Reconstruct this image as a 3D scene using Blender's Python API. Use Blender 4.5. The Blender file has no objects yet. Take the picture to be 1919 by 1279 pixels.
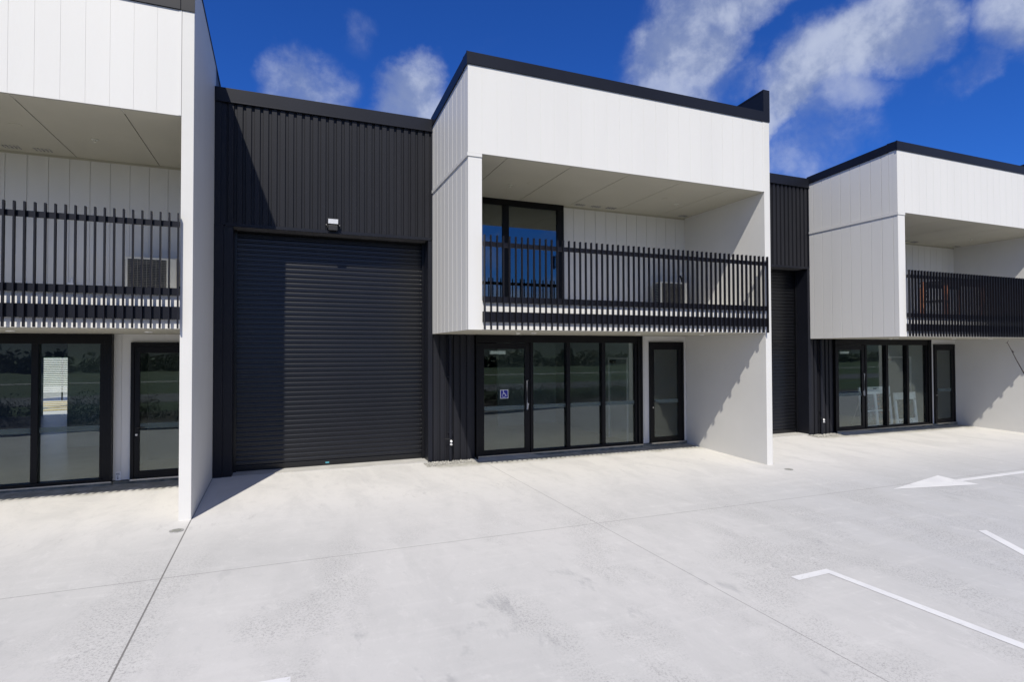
import bpy, bmesh, math, random
from mathutils import Vector, Matrix, noise as mnoise
R = math.radians
random.seed(7)
scene = bpy.context.scene
COL = scene.collection
D2 = 2.55            # plane of shopfronts and back walls
SL = 0.0644          # fall of the roof per metre towards the back

def zg(x, y):        # fall of the concrete yard
    return -0.0275 * (2.5775 - y) - 0.0062 * (x - 3.0)

# ------------------------------------------------------------------ helpers
class MB:
    def __init__(s): s.bm = bmesh.new()
    def box(s, x0, x1, y0, y1, z0, z1):
        c = [s.bm.verts.new((x, y, z)) for z in (z0, z1) for y in (y0, y1) for x in (x0, x1)]
        for f in ((0,2,3,1),(4,5,7,6),(0,1,5,4),(2,6,7,3),(0,4,6,2),(1,3,7,5)):
            s.bm.faces.new([c[i] for i in f])
        return s
    def prism(s, pts, axis, a0, a1):   # closed outline pts (2d) extruded along axis
        def P(p, a):
            return {'x': (a, p[0], p[1]), 'y': (p[0], a, p[1]), 'z': (p[0], p[1], a)}[axis]
        A = [s.bm.verts.new(P(p, a0)) for p in pts]; B = [s.bm.verts.new(P(p, a1)) for p in pts]
        n = len(pts)
        s.bm.faces.new(A); s.bm.faces.new(B[::-1])
        for i in range(n):
            s.bm.faces.new((A[i], B[i], B[(i+1) % n], A[(i+1) % n]))
        return s
    def face(s, pts):
        s.bm.faces.new([s.bm.verts.new(p) for p in pts]); return s
    def tube(s, pts, rad, n=10, cap=True):
        rads = rad if isinstance(rad, (list, tuple)) else [rad] * len(pts)
        rings = []
        pts = [Vector(p) for p in pts]
        for i, p in enumerate(pts):
            d = (pts[min(i+1, len(pts)-1)] - pts[max(i-1, 0)]).normalized()
            a = d.cross(Vector((0, 0, 1)))
            if a.length < 1e-3: a = d.cross(Vector((1, 0, 0)))
            a.normalize(); b = d.cross(a)
            rings.append([s.bm.verts.new(p + (a*math.cos(2*math.pi*k/n) + b*math.sin(2*math.pi*k/n)) * rads[i]) for k in range(n)])
        for r0, r1 in zip(rings, rings[1:]):
            for k in range(n):
                s.bm.faces.new((r0[k], r0[(k+1) % n], r1[(k+1) % n], r1[k]))
        if cap:
            s.bm.faces.new(rings[0][::-1]); s.bm.faces.new(rings[-1])
        return s
    def build(s, name, m, parent=None, bevel=0, smooth=False):
        bmesh.ops.recalc_face_normals(s.bm, faces=s.bm.faces)
        me = bpy.data.meshes.new(name); s.bm.to_mesh(me); s.bm.free()
        me.materials.append(m)
        if smooth:
            for p in me.polygons: p.use_smooth = True
        o = bpy.data.objects.new(name, me); COL.objects.link(o)
        if parent: o.parent = parent
        if bevel:
            b = o.modifiers.new('bevel', 'BEVEL'); b.width = bevel; b.segments = 2; b.limit_method = 'ANGLE'
        return o

def tag(o, label=None, cat=None, group=None, kind=None):
    if label: o['label'] = label
    if cat: o['category'] = cat
    if group: o['group'] = group
    if kind: o['kind'] = kind
    return o

def empty(name, loc=(0, 0, 0), rz=0):
    o = bpy.data.objects.new(name, None); COL.objects.link(o)
    o.location = loc; o.rotation_euler = (0, 0, rz); o.empty_display_size = .2
    return o

# ------------------------------------------------------------------ materials
def mat(name):
    m = bpy.data.materials.new(name); m.use_nodes = True
    nt = m.node_tree; b = nt.nodes['Principled BSDF']
    return m, nt, b
def N(nt, t, **kw):
    n = nt.nodes.new(t)
    for k, v in kw.items():
        if hasattr(n, k): setattr(n, k, v)
        else: n.inputs[k].default_value = v
    return n
def math_(nt, op, a, b=None, c=None, clamp=False):
    n = nt.nodes.new('ShaderNodeMath'); n.operation = op; n.use_clamp = clamp
    for i, v in enumerate((a, b, c)):
        if v is None: continue
        if isinstance(v, (int, float)): n.inputs[i].default_value = v
        else: nt.links.new(v, n.inputs[i])
    return n.outputs[0]
def mix(nt, fac, a, b, mode='MIX'):
    n = nt.nodes.new('ShaderNodeMix'); n.data_type = 'RGBA'; n.blend_type = mode
    for s, v in ((n.inputs[0], fac), (n.inputs[6], a), (n.inputs[7], b)):
        if isinstance(v, (int, float)): s.default_value = v
        elif isinstance(v, tuple): s.default_value = (*v, 1) if len(v) == 3 else v
        else: nt.links.new(v, s)
    return n.outputs[2]
def ramp(nt, f, lo, hi, a=0.0, b=1.0):
    n = nt.nodes.new('ShaderNodeMapRange'); n.interpolation_type = 'SMOOTHSTEP'
    nt.links.new(f, n.inputs[0])
    for i, v in enumerate((lo, hi, a, b)): n.inputs[i+1].default_value = v
    return n.outputs[0]
def noise(nt, scale, detail=4, rough=.55, vec=None, dist=0):
    n = nt.nodes.new('ShaderNodeTexNoise')
    n.inputs['Scale'].default_value = scale; n.inputs['Detail'].default_value = detail
    n.inputs['Roughness'].default_value = rough; n.inputs['Distortion'].default_value = dist
    if vec is not None: nt.links.new(vec, n.inputs['Vector'])
    return n.outputs[0]
def geo_pos(nt):
    return nt.nodes.new('ShaderNodeNewGeometry').outputs['Position']
def scaled(nt, vec, s, rot=(0, 0, 0)):
    n = nt.nodes.new('ShaderNodeMapping'); nt.links.new(vec, n.inputs[0])
    n.inputs['Scale'].default_value = s; n.inputs['Rotation'].default_value = rot
    return n.outputs[0]
def bump(nt, h, strength, dist, b):
    n = nt.nodes.new('ShaderNodeBump'); n.inputs['Strength'].default_value = strength; n.inputs['Distance'].default_value = dist
    nt.links.new(h, n.inputs['Height']); nt.links.new(n.outputs[0], b.inputs['Normal'])

def simple(name, col, rough=.5, var=.06, scale=3, spec=.5, metal=0, bmp=0, bscale=60, streak=False):
    m, nt, b = mat(name)
    p = geo_pos(nt)
    v = scaled(nt, p, (1, 1, .12)) if streak else p
    f = noise(nt, scale, 5, .6, v)
    lo = tuple(c * (1 - var * 1.6) for c in col); hi = tuple(min(1, c * (1 + var)) for c in col)
    nt.links.new(mix(nt, ramp(nt, f, .3, .7), lo, hi), b.inputs['Base Color'])
    b.inputs['Roughness'].default_value = rough; b.inputs['Metallic'].default_value = metal
    b.inputs['Specular IOR Level'].default_value = spec
    if bmp:
        bump(nt, noise(nt, bscale, 3, .6, p), bmp, .002, b)
    return m

M = {}
M['board'] = simple('painted_white_board', (.63, .622, .598), .5, .012, 1.5, .35, bmp=.10, bscale=25, streak=True)
M['precast'] = simple('painted_precast', (.60, .592, .568), .6, .018, .9, .3, bmp=.25, bscale=9)
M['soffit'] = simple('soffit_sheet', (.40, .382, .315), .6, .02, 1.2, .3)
M['gap'] = simple('joint_shadow_gap', (.06, .06, .055), .9)
M['clad'] = simple('charcoal_steel', (.0125, .013, .0165), .45, .10, 2.5, .24, bmp=.12, bscale=6, streak=True)
M['flash'] = simple('charcoal_flashing', (.0085, .0095, .0145), .42, .08, 1.2, .28, bmp=.10, bscale=4)
M['roller'] = simple('roller_steel', (.0050, .0053, .0068),   .29, .08, 2, .50)
M['frame'] = simple('powder_coated_frame', (.004, .004, .005), .42, .08, 3, .20)
M['slat'] = simple('slat_aluminium', (.006, .006, .009), .42, .10, 5, .30)
M['black'] = simple('black_plastic', (.012, .012, .013), .5)
M['steel'] = simple('brushed_steel', (.55, .54, .52), .3, .05, 20, .5, metal=1)
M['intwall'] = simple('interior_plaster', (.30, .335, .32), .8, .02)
M['intfloor'] = simple('interior_concrete', (.17, .17, .165), .35, .08)
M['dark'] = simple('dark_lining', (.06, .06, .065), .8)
M['cream'] = simple('cream_metal', (.60, .59, .52), .45, .03, 5)
M['grille'] = simple('fan_grille', (.05, .05, .048), .6)
M['wire'] = simple('grille_wire', (.20, .195, .17), .5)
M['coil'] = simple('coil_fins', (.03, .045, .06), .5)
M['wood'] = simple('orange_timber', (.46, .18, .08), .5, .2, 12)
M['rattan'] = simple('dark_rattan', (.018, .015, .012), .6, .3, 30)
M['sign_white'] = simple('sign_white', (.78, .78, .79), .4)
M['stand_white'] = simple('stand_white', (.90, .91, .92), .35)
M['sign_blue'] = simple('sign_blue', (.008, .012, .24), .4)
M['ink'] = simple('print_ink', (.05, .06, .10), .6)
M['red'] = simple('print_red', (.35, .03, .04), .6)
M['teal'] = simple('teal_sticker', (.08, .30, .36), .4)
M['lens'] = simple('floodlight_lens', (.62, .64, .68), .2, .05, 30)
M['rubber'] = simple('dark_rubber', (.02, .02, .02), .8)
M['plinth'] = simple('concrete_plinth', (.24, .24, .20), .9, .25, 6, .3, bmp=.5, bscale=40)
M['drain'] = simple('drain_iron', (.30, .30, .29), .7, .3, 30)
M['stone'] = simple('garden_stone', (.33, .32, .29), .9, .4, 25)
M['bark'] = simple('young_bark', (.045, .035, .03), .8, .35, 30)
M['asphalt'] = simple('asphalt', (.10, .105, .11), .9, .15, .4)
M['kerb'] = simple('kerb_concrete', (.42, .42, .40), .85, .12, 2)
M['soil'] = simple('mulch', (.045, .035, .027), .95, .4, 6)
M['hill'] = simple('hill_bush', (.030, .045, .035), 1, .4, .02)
M['leaf'] = simple('shrub_leaf', (.035, .055, .018), .6, .6, 1.2)
M['treeleaf'] = simple('tree_leaf', (.035, .055, .022), .7, .5, .25)
M['yellow'] = simple('yellow_line_paint', (.75, .50, .06), .6)

M['kerbpale'] = simple('ramp_concrete', (.42, .41, .385), .85, .06, 3, .3)
def grass_mat():
    m, nt, b = mat('meadow_grass')
    p = geo_pos(nt)
    f = ramp(nt, noise(nt, .05, 6, .65, p), .35, .65)
    g = ramp(nt, noise(nt, 1.3, 4, .7, p), .3, .7)
    c = mix(nt, f, (.025, .055, .012), (.05, .075, .022))
    nt.links.new(mix(nt, math_(nt, 'MULTIPLY', g, .5), c, (.03, .06, .015)), b.inputs['Base Color'])
    b.inputs['Roughness'].default_value = .95
    return m
M['grass'] = grass_mat()

def paint_mat():
    m, nt, b = mat('line_paint')
    p = geo_pos(nt)
    w = noise(nt, 9, 6, .75, p)
    worn = math_(nt, 'MULTIPLY', ramp(nt, w, .56, .63), ramp(nt, noise(nt, 1.6, 2, .5, p), .50, .60))
    c = mix(nt, ramp(nt, noise(nt, 3, 4, .6, p), .3, .7), (.56, .56, .57), (.63, .63, .63))
    nt.links.new(mix(nt, worn, c, (.40, .40, .39)), b.inputs['Base Color'])
    b.inputs['Roughness'].default_value = .6
    return m
M['paint'] = paint_mat()

def concrete_mat():
    m, nt, b = mat('yard_concrete')
    p = geo_pos(nt)
    sx = nt.nodes.new('ShaderNodeSeparateXYZ'); nt.links.new(p, sx.inputs[0])
    X, Y = sx.outputs[0], sx.outputs[1]
    base = mix(nt, ramp(nt, noise(nt, .22, 3, .5, p), .3, .7), (.485, .485, .480), (.535, .53, .525))
    # drier and warmer finish on the aprons, cooler bare finish in the lane
    apron = ramp(nt, math_(nt, 'ADD', Y, math_(nt, 'MULTIPLY', noise(nt, .7, 3, .5, p), 1.2)), -1.2, 1.6)
    base = mix(nt, math_(nt, 'MULTIPLY', apron, .85), base, (.635, .625, .608))
    lane = math_(nt, 'MULTIPLY', ramp(nt, X, 1.5, 6.0), ramp(nt, Y, .2, -2.2))
    base = mix(nt, math_(nt, 'MULTIPLY', lane, .70), base, (.415, .425, .445))
    # trowel clouds
    sv = scaled(nt, p, (1.0, .45, 1), (0, 0, .35))
    cl = noise(nt, 1.4, 7, .68, sv, .6)
    base = mix(nt, ramp(nt, cl, .42, .66, 0, .38), base, (.43, .43, .428))
    tl = noise(nt, 2.6, 5, .6, scaled(nt, p, (.35, 2.6, 1), (0, 0, -.12)), .4)
    base = mix(nt, ramp(nt, tl, .50, .72, 0, .16), base, (.64, .635, .625))
    # speckled scuffs, mostly where cars turn
    scz = math_(nt, 'MULTIPLY', ramp(nt, noise(nt, .9, 4, .6, scaled(nt, p, (1, .55, 1), (0, 0, .5))), .45, .62), ramp(nt, Y, -.4, -2.6))
    sc = ramp(nt, noise(nt, 48, 4, .9, p), .50, .60)
    base = mix(nt, math_(nt, 'MULTIPLY', math_(nt, 'MULTIPLY', scz, sc), .72), base, (.25, .25, .25))
    st = math_(nt, 'MULTIPLY', ramp(nt, noise(nt, 1.7, 5, .7, scaled(nt, p, (1, .5, 1), (0, 0, -.4)), .3), .60, .72), ramp(nt, Y, -1.0, -3.6))
    base = mix(nt, math_(nt, 'MULTIPLY', st, .50), base, (.27, .275, .285))
    mo = noise(nt, 6.5, 6, .75, scaled(nt, p, (1, .6, 1), (0, 0, .2)), .3)
    base = mix(nt, ramp(nt, mo, .52, .70, 0, .26), base, (.40, .40, .40))
    base = mix(nt, ramp(nt, mo, .46, .32, 0, .22), base, (.66, .655, .65))
    # pitting / fine grain
    gr = noise(nt, 70, 3, .7, p)
    base = mix(nt, ramp(nt, gr, .62, .74, 0, .30), base, (.30, .30, .30))
    # tyre scuffs in front of the roller door
    ty = math_(nt, 'MULTIPLY', ramp(nt, math_(nt, 'ABSOLUTE', math_(nt, 'ADD', math_(nt, 'ADD', Y, -.25), math_(nt, 'MULTIPLY', X, -.12))), .35, .0), ramp(nt, noise(nt, 9, 5, .75, scaled(nt, p, (1, .3, 1))), .56, .68))
    base = mix(nt, math_(nt, 'MULTIPLY', ty, .35), base, (.33, .32, .32))
    # darker olive strip along the foot of the shopfronts
    footband = math_(nt, 'MULTIPLY', ramp(nt, math_(nt, 'ADD', Y, math_(nt, 'MULTIPLY', noise(nt, 2.2, 3, .6, p), .35)), 1.95, 2.25), ramp(nt, noise(nt, 5, 5, .7, p), .30, .55))
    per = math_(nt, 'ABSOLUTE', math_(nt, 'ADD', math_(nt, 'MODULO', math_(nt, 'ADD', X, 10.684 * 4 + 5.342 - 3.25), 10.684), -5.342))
    footband = math_(nt, 'MULTIPLY', footband, ramp(nt, per, 3.5, 3.1))
    base = mix(nt, math_(nt, 'MULTIPLY', footband, .62), base, (.23, .225, .17))
    # saw-cut joints
    def cut(coord, at, w, k=0, other=None):
        c = math_(nt, 'ADD', coord, -at)
        if other is not None: c = math_(nt, 'ADD', c, math_(nt, 'MULTIPLY', other, k))
        c = math_(nt, 'ABSOLUTE', c)
        return ramp(nt, c, w, w * .45)
    joints = cut(X, -4.02, .011)
    j2 = cut(Y, -2.03, .0075)
    j3 = cut(X, 1.13, .0065, .052, Y)
    for k, at in ((1, 6.72), (1, 11.9), (1, 17.4), (1, -14.7)):
        j3 = math_(nt, 'MAXIMUM', j3, math_(nt, 'MULTIPLY', cut(X, at, .006), .8 if at > 8 else .0))
    jj = math_(nt, 'MAXIMUM', joints, math_(nt, 'MULTIPLY', math_(nt, 'MAXIMUM', j2, j3), .72))
    base = mix(nt, math_(nt, 'MULTIPLY', jj, .85), base, (.13, .125, .12))
    base = mix(nt, 1.0, base, (.905, .895, .88), 'MULTIPLY')
    nt.links.new(base, b.inputs['Base Color'])
    b.inputs['Roughness'].default_value = .78; b.inputs['Specular IOR Level'].default_value = .35
    h = math_(nt, 'ADD', math_(nt, 'MULTIPLY', noise(nt, 45, 5, .7, p), .6), math_(nt, 'MULTIPLY', cl, 1.2))
    bump(nt, math_(nt, 'SUBTRACT', h, math_(nt, 'MULTIPLY', jj, 2.0)), .22, .004, b)
    return m
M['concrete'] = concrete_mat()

def glass_mat(name, tint, base):
    m = bpy.data.materials.new(name); m.use_nodes = True; nt = m.node_tree; nt.nodes.clear()
    out = nt.nodes.new('ShaderNodeOutputMaterial')
    tr = nt.nodes.new('ShaderNodeBsdfTransparent'); tr.inputs[0].default_value = (*tint, 1)
    gl = nt.nodes.new('ShaderNodeBsdfGlossy'); gl.inputs['Roughness'].default_value = 0.004; gl.inputs[0].default_value = (.93, 1, .98, 1)
    lw = nt.nodes.new('ShaderNodeLayerWeight'); lw.inputs[0].default_value = .5
    fac = math_(nt, 'ADD', math_(nt, 'MULTIPLY', math_(nt, 'POWER', lw.outputs['Facing'], 4.0), .9), base, clamp=True)
    # slight roller-wave of toughened panes
    bp = nt.nodes.new('ShaderNodeBump'); bp.inputs['Strength'].default_value = .03; bp.inputs['Distance'].default_value = .004
    nt.links.new(noise(nt, 2.2, 1, .4, geo_pos(nt)), bp.inputs['Height']); nt.links.new(bp.outputs[0], gl.inputs['Normal'])
    mx = nt.nodes.new('ShaderNodeMixShader')
    nt.links.new(fac, mx.inputs[0]); nt.links.new(tr.outputs[0], mx.inputs[1]); nt.links.new(gl.outputs[0], mx.inputs[2])
    nt.links.new(mx.outputs[0], out.inputs[0])
    return m
M['glass'] = glass_mat('tinted_glass', (.86, .90, .88), .068)
M['glass_up'] = glass_mat('dark_tinted_glass', (.42, .45, .45), .16)

def frosted_mat():
    m = bpy.data.materials.new('frosted_film'); m.use_nodes = True; nt = m.node_tree; nt.nodes.clear()
    out = nt.nodes.new('ShaderNodeOutputMaterial')
    tr = nt.nodes.new('ShaderNodeBsdfTransparent'); tr.inputs[0].default_value = (.8, .84, .84, 1)
    df = nt.nodes.new('ShaderNodeBsdfDiffuse'); df.inputs[0].default_value = (.18, .225, .225, 1)
    mx = nt.nodes.new('ShaderNodeMixShader'); mx.inputs[0].default_value = .45
    nt.links.new(tr.outputs[0], mx.inputs[1]); nt.links.new(df.outputs[0], mx.inputs[2]); nt.links.new(mx.outputs[0], out.inputs[0])
    return m
M['film'] = frosted_mat()
def picture_mat(name, a, b_, c, sc):
    m, nt, b = mat(name); p = geo_pos(nt)
    f = noise(nt, sc, 3, .5, p, 1.0)
    g = noise(nt, sc * 1.7, 2, .5, scaled(nt, p, (1, 1, 1.6)), .5)
    nt.links.new(mix(nt, ramp(nt, g, .45, .55), mix(nt, ramp(nt, f, .42, .55), a, b_), c), b.inputs['Base Color'])
    b.inputs['Roughness'].default_value = .4
    return m
M['pic1'] = picture_mat('poster_print_warm', (.35, .17, .06), (.20, .20, .17), (.10, .09, .07), 5)
M['pic2'] = picture_mat('poster_print_grey', (.13, .07, .09), (.16, .20, .21), (.08, .10, .10), 6)

# ------------------------------------------------------------------ cladding shapes
def ribs(mb, x0, x1, z0, z1, y, depth=.032, pitch=.1455, crown=.086, slope=0.0, first=0.0):
    """trapezoid ribbed sheet standing proud towards -y; pans at y"""
    pts = []; x = x0 + first; side = (pitch - crown) * .12
    pts.append((x0, y))
    while x + crown + 2 * side < x1:
        pts += [(x, y), (x + side, y - depth), (x + side + crown, y - depth), (x + 2*side + crown, y)]
        x += pitch
    pts.append((x1, y))
    q = [pts[0]]
    for p in pts[1:]:
        if abs(p[0] - q[-1][0]) > 1e-5 or abs(p[1] - q[-1][1]) > 1e-5: q.append(p)
    for (a, b) in zip(q, q[1:]):
        mb.face([(a[0], a[1], z0), (b[0], b[1], z0), (b[0], b[1], z1), (a[0], a[1], z1)])
    mb.box(x0, x1, y + .004, y + .02, z0, z1)
    bmesh.ops.remove_doubles(mb.bm, verts=mb.bm.verts, dist=1e-5)
    return mb

def boards_y(mb, x0, x1, yf, yb, z0, z1, first, pitch, gap=.004, rec=.003):
    """vertical boards facing -y, from x0 to x1, face at yf, narrow recessed joints"""
    mb.box(x0, x1, yf + rec, yb, z0, z1)
    xs = [x0]; x = first
    while x < x1 - .02:
        if x > x0 + .02: xs.append(x)
        x += pitch
    xs.append(x1)
    for i, (a, b) in enumerate(zip(xs, xs[1:])):
        mb.box(a + (gap/2 if i else 0), b - (gap/2 if i < len(xs)-2 else 0), yf, yf + rec, z0, z1)
    return mb

# ------------------------------------------------------------------ one unit of the terrace
XW, T, XI = 6.664, .154, 6.51
def unit(ox, dz, name_label, parts):
    """local x: 0 = left face of the projecting box, 6.664 = outer face of its wing wall, -4.02 = start of the roller bay"""
    u = empty('commercial_unit', (ox, 0, dz))
    tag(u, name_label, 'building', 'terrace of commercial units')
    zf = -.0062 * (ox + 3.0 - 3.0) + .03 - dz      # floor level
    if ox < 0: zf = .085 - dz
    zb = -.45 - dz                                 # below ground
    yb = 15.7                                      # rear wall
    zt = lambda y: 7.12 - SL * y
    # --- wing wall
    o = MB()
    o.prism([(0, zb), (2.66, zb), (2.66, 7.76 - SL*2.66), (0, 7.76)], 'x', XI, XW)
    w = o.build('wing_wall', M['precast'], u, bevel=.006)
    o = MB()
    o.prism([(-.014, 7.125), (-.002, 7.125), (-.002, 7.80), (-.014, 7.80)], 'x', XI - .012, XW + .004)
    o.prism([(-.002, 7.10), (2.47, 7.10 - SL*2.47), (2.47, 7.752 - SL*2.47), (-.002, 7.752)], 'x', XI - .014, XI - .002)
    o.prism([(-.002, 7.762), (8.0, 7.762 - SL*8), (8.0, 7.80 - SL*8), (-.002, 7.80)], 'x', XI - .014, XW + .010)
    o.build('wall_cap', M['flash'], w)
    o = MB()
    o.prism([(2.662, zb), (yb, zb), (yb, 4.5), (8, 7.755 - SL*8), (2.662, 7.755 - SL*2.662)], 'x', XI + .004, XW - .004)  # unseen rear end cut low so sun reaches the rear yard
    o.build('rear_party_wall', M['clad'], u)
    # --- front upper wall of boards
    o = MB(); boards_y(o, 0, XI - .002, 0, .2, 5.635, 7.12, .246, .2713)
    pw = o.build('upper_wall', M['board'], u)
    o = MB(); o.box(XI - .036, XI - .004, -.004, -.0005, 5.64, 7.12)
    o.build('corner_trim', M['board'], pw)
    # --- side wall of boards (faces -x)
    o = MB()
    def sideboards(zlo, zhi_fn):
        o.prism([(.0, zlo), (2.49, zlo), (2.49, zhi_fn(2.49)), (.0, zhi_fn(0))], 'x', .010, .243) if zlo > 5 else None
        ys = [.002]; y = .115
        while y < 2.45: ys.append(y); y += .2745
        ys.append(2.49)
        for i, (a, b) in enumerate(zip(ys, ys[1:])):
            a2 = a + (.007 if i else 0); b2 = b - .007
            o.prism([(a2, zlo), (b2, zlo), (b2, zhi_fn(b2)), (a2, zhi_fn(a2))], 'x', 0, .010)
    sideboards(2.66, lambda y: 5.565)
    o.prism([(.0, 2.66), (2.49, 2.66), (2.49, 5.633), (.0, 5.633)], 'x', .010, .243)
    o.box(.0, .010, .0, 2.49, 5.565, 5.633)
    sw = o.build('side_wall', M['board'], u)
    o = MB()
    ys = [.206]; y = .115 + .2745
    while y < 2.45: ys.append(y); y += .2745
    ys.append(2.49)
    o.prism([(.202, 5.636), (2.49, 5.636), (2.49, zt(2.49)), (.202, zt(.202))], 'x', .010, .2)
    o.prism([(.001, 5.636), (.110, 5.636), (.110, zt(.11)), (.001, zt(0))], 'x', -.002, -.0002)
    for i, (a, b) in enumerate(zip(ys, ys[1:])):
        a2 = a + (.007 if i else 0); b2 = b - .007
        o.prism([(a2, 5.636), (b2, 5.636), (b2, zt(b2)), (a2, zt(a2))], 'x', 0, .010)
    o.build('upper_side_boards', M['board'], sw)
    o = MB(); o.box(-.016, -.0005, -.014, 2.488, 5.57, 5.628); o.box(-.0005, .243, -.014, -.0005, 5.57, 5.628)
    o.build('ledge_trim', M['board'], sw)
    # --- parapet flashing
    o = MB()
    o.box(-.022, XI - .016, -.022, .23, 7.122, 7.33)
    o.prism([(.23, 7.122 - SL*.23), (2.49, 7.122 - SL*2.49), (2.49, 7.33 - SL*2.49), (.23, 7.33 - SL*.23)], 'x', -.022, .225)
    o.build('parapet_flashing', M['flash'], u, bevel=.004)
    o = MB(); o.box(-.026, -.018, -.027, .01, 7.10, 7.335); o.build('flashing_corner', M['flash'], u)
    # --- balcony slab with white edge
    o = MB(); o.box(.243, XI, .004, 6.9, 2.664, 3.15); o.box(.002, .243, 2.49, 6.9, 2.664, 3.15)
    sl = o.build('balcony_slab', M['board'], u)
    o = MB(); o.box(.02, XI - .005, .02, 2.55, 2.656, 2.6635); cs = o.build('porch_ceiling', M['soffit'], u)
    for (x, y) in ((1.75, 1.25), (4.2, 1.25), (5.9, 1.25)):
        o = MB(); o.tube([(x, y, 2.656), (x, y, 2.646)], [.055, .05], 20); o.build('downlight', M['sign_white'], cs)
    o = MB(); o.tube([(1.37, 1.15, 2.656), (1.37, 1.15, 2.62)], [.05, .035], 16); o.build('smoke_detector', M['cream'], cs)
    # --- balcony ceiling, sheets with open joints
    o = MB(); o.box(.243, XI, .2, 2.6, 5.6365, 5.70); cb = o.build('balcony_ceiling', M['gap'], u)
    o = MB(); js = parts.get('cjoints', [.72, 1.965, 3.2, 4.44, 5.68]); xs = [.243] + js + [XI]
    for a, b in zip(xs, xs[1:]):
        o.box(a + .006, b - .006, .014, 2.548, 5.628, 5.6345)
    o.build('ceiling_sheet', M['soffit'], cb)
    dx = parts.get('detx', 0)
    for (x, y) in ((1.338 + dx, 1.45), (5.391 + dx*.4, 1.45)):
        o = MB(); o.tube([(x, y, 5.628), (x, y, 5.614), (x, y, 5.614), (x, y, 5.582)], [.045, .045, .022, .018], 18); o.build('smoke_detector', M['cream'], cb)
    for (x, y) in ((1.683 + dx, 1.2), (4.9 + dx, 1.2)):
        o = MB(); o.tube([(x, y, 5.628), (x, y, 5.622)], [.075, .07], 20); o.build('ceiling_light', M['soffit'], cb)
    for x in (3.392, 3.802, 4.211, 6.275):
        o = MB()
        for k in range(5): o.tube([(x - .10 + k*.05, 2.24, 5.627), (x - .10 + k*.05, 2.38, 5.627)], .012, 6)
        o.build('ceiling_vent', M['drain'], cb)
    # --- balcony back wall + sliding door
    o = MB(); boards_y(o, 3.072, XI - .002, D2, D2 + .12, 3.152, 5.654, 3.353, .2865, .010, .010)
    bw = o.build('balcony_wall', M['board'], u)
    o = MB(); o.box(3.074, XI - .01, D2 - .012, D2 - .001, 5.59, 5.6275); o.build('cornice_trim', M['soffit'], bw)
    o = MB(); o.tube([(4.55, D2 - .02, 3.50), (4.55, D2 - .02, 3.58)], .02, 8); o.box(4.50, 4.60, D2 - .05, D2, 3.44, 3.51)
    o.build('power_outlet', M['sign_white'], bw)
    o = MB(); o.box(.244, .948, D2, D2 + .12, 3.152, 5.654); o.build('balcony_wall_return', M['board'], u)
    bd = empty('balcony_door'); bd.parent = u
    o = MB()
    o.box(.95, 3.07, 2.49, 2.56, 5.495, 5.653); o.box(2.905, 3.07, 2.49, 2.56, 3.152, 5.495); o.box(.95, 1.04, 2.49, 2.56, 3.152, 5.495)
    o.box(1.577, 1.727, 2.50, 2.56, 3.235, 5.495); o.box(1.04, 2.905, 2.49, 2.56, 3.152, 3.235)
    o.build('frame', M['frame'], bd, bevel=.003)
    for a, b in ((1.042, 1.575), (1.729, 2.903)):
        o = MB(); o.box(a, b, 2.528, 2.536, 3.237, 5.493); o.build('pane', M['glass_up'], bd)
    o = MB(); o.box(2.845, 2.885, 2.45, 2.474, 4.17, 4.47); o.box(2.855, 2.875, 2.47, 2.527, 4.20, 4.22); o.box(2.855, 2.875, 2.47, 2.527, 4.42, 4.44)
    o.build('handle', M['black'], bd)
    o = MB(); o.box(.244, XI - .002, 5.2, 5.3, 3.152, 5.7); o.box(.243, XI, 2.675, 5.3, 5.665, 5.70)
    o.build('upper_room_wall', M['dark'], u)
    # --- balustrade
    bl = empty('balustrade'); bl.parent = u
    o = MB()
    n = parts.get('nslat', 56)
    for k in range(n):
        x = .262 + k * (6.494 - .262) / (n - 1)
        o.box(x - .009, x + .009, -.094, -.044, 2.665, 4.252)
    o.build('slats', M['slat'], bl)
    for z0, z1 in ((4.068, 4.146), (3.122, 3.222)):
        o = MB(); o.box(.248, XI - .004, -.0437, -.008, z0, z1); o.build('rail', M['slat'], bl)
    o = MB(); o.box(.248, XI - .004, -.0437, .0035, 2.792, 2.966); o.build('edge_beam', M['slat'], bl)
    # --- roller bay facade
    fc = MB(); ribs(fc, -3.83, -.03, 4.652, 6.88, 2.482, first=.030)
    fo = fc.build('upper_cladding', M['clad'], u)
    o = MB(); o.box(-4.018, -.002, 2.425, 2.60, 6.865, 7.118); o.box(-4.018, -.002, 2.412, 2.425, 6.852, 6.872); o.build('roof_flashing', M['flash'], fo, bevel=.004)
    o = MB(); o.box(-4.018, -3.912, 2.445, 2.50, 4.612, 6.864); o.box(-3.912, -3.83, 2.462, 2.50, 4.612, 6.864)
    o.build('corner_trim', M['flash'], fo)
    o = MB(); o.box(-.03, -.002, 2.44, 2.50, 4.612, 6.864); o.build('corner_trim', M['flash'], fo)
    o = MB(); o.box(-3.83, -.03, 2.440, 2.50, 4.598, 4.650); o.box(-3.83, -.03, 2.428, 2.44, 4.590, 4.606); o.build('door_head', M['flash'], fo)
    # jambs
    o = MB(); o.box(-4.018, -3.865, 2.43, 2.95, zb, 4.608); o.box(-3.862, -3.72, 2.452, 2.95, zb, 4.594); o.box(-3.72, -3.71, 2.452, 2.80, zb, 4.594)
    o.build('door_jamb', M['flash'], u)
    o = MB(); o.box(-.093, -.004, 2.44, 2.95, zb, 4.588); o.build('door_jamb', M['flash'], u)
    o = MB(); o.box(-3.71, -.093, 2.50, 2.84, 4.60, 4.70); o.build('door_head_lining', M['dark'], u)
    # roller curtain
    rd = empty('roller_door'); rd.parent = u
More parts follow.
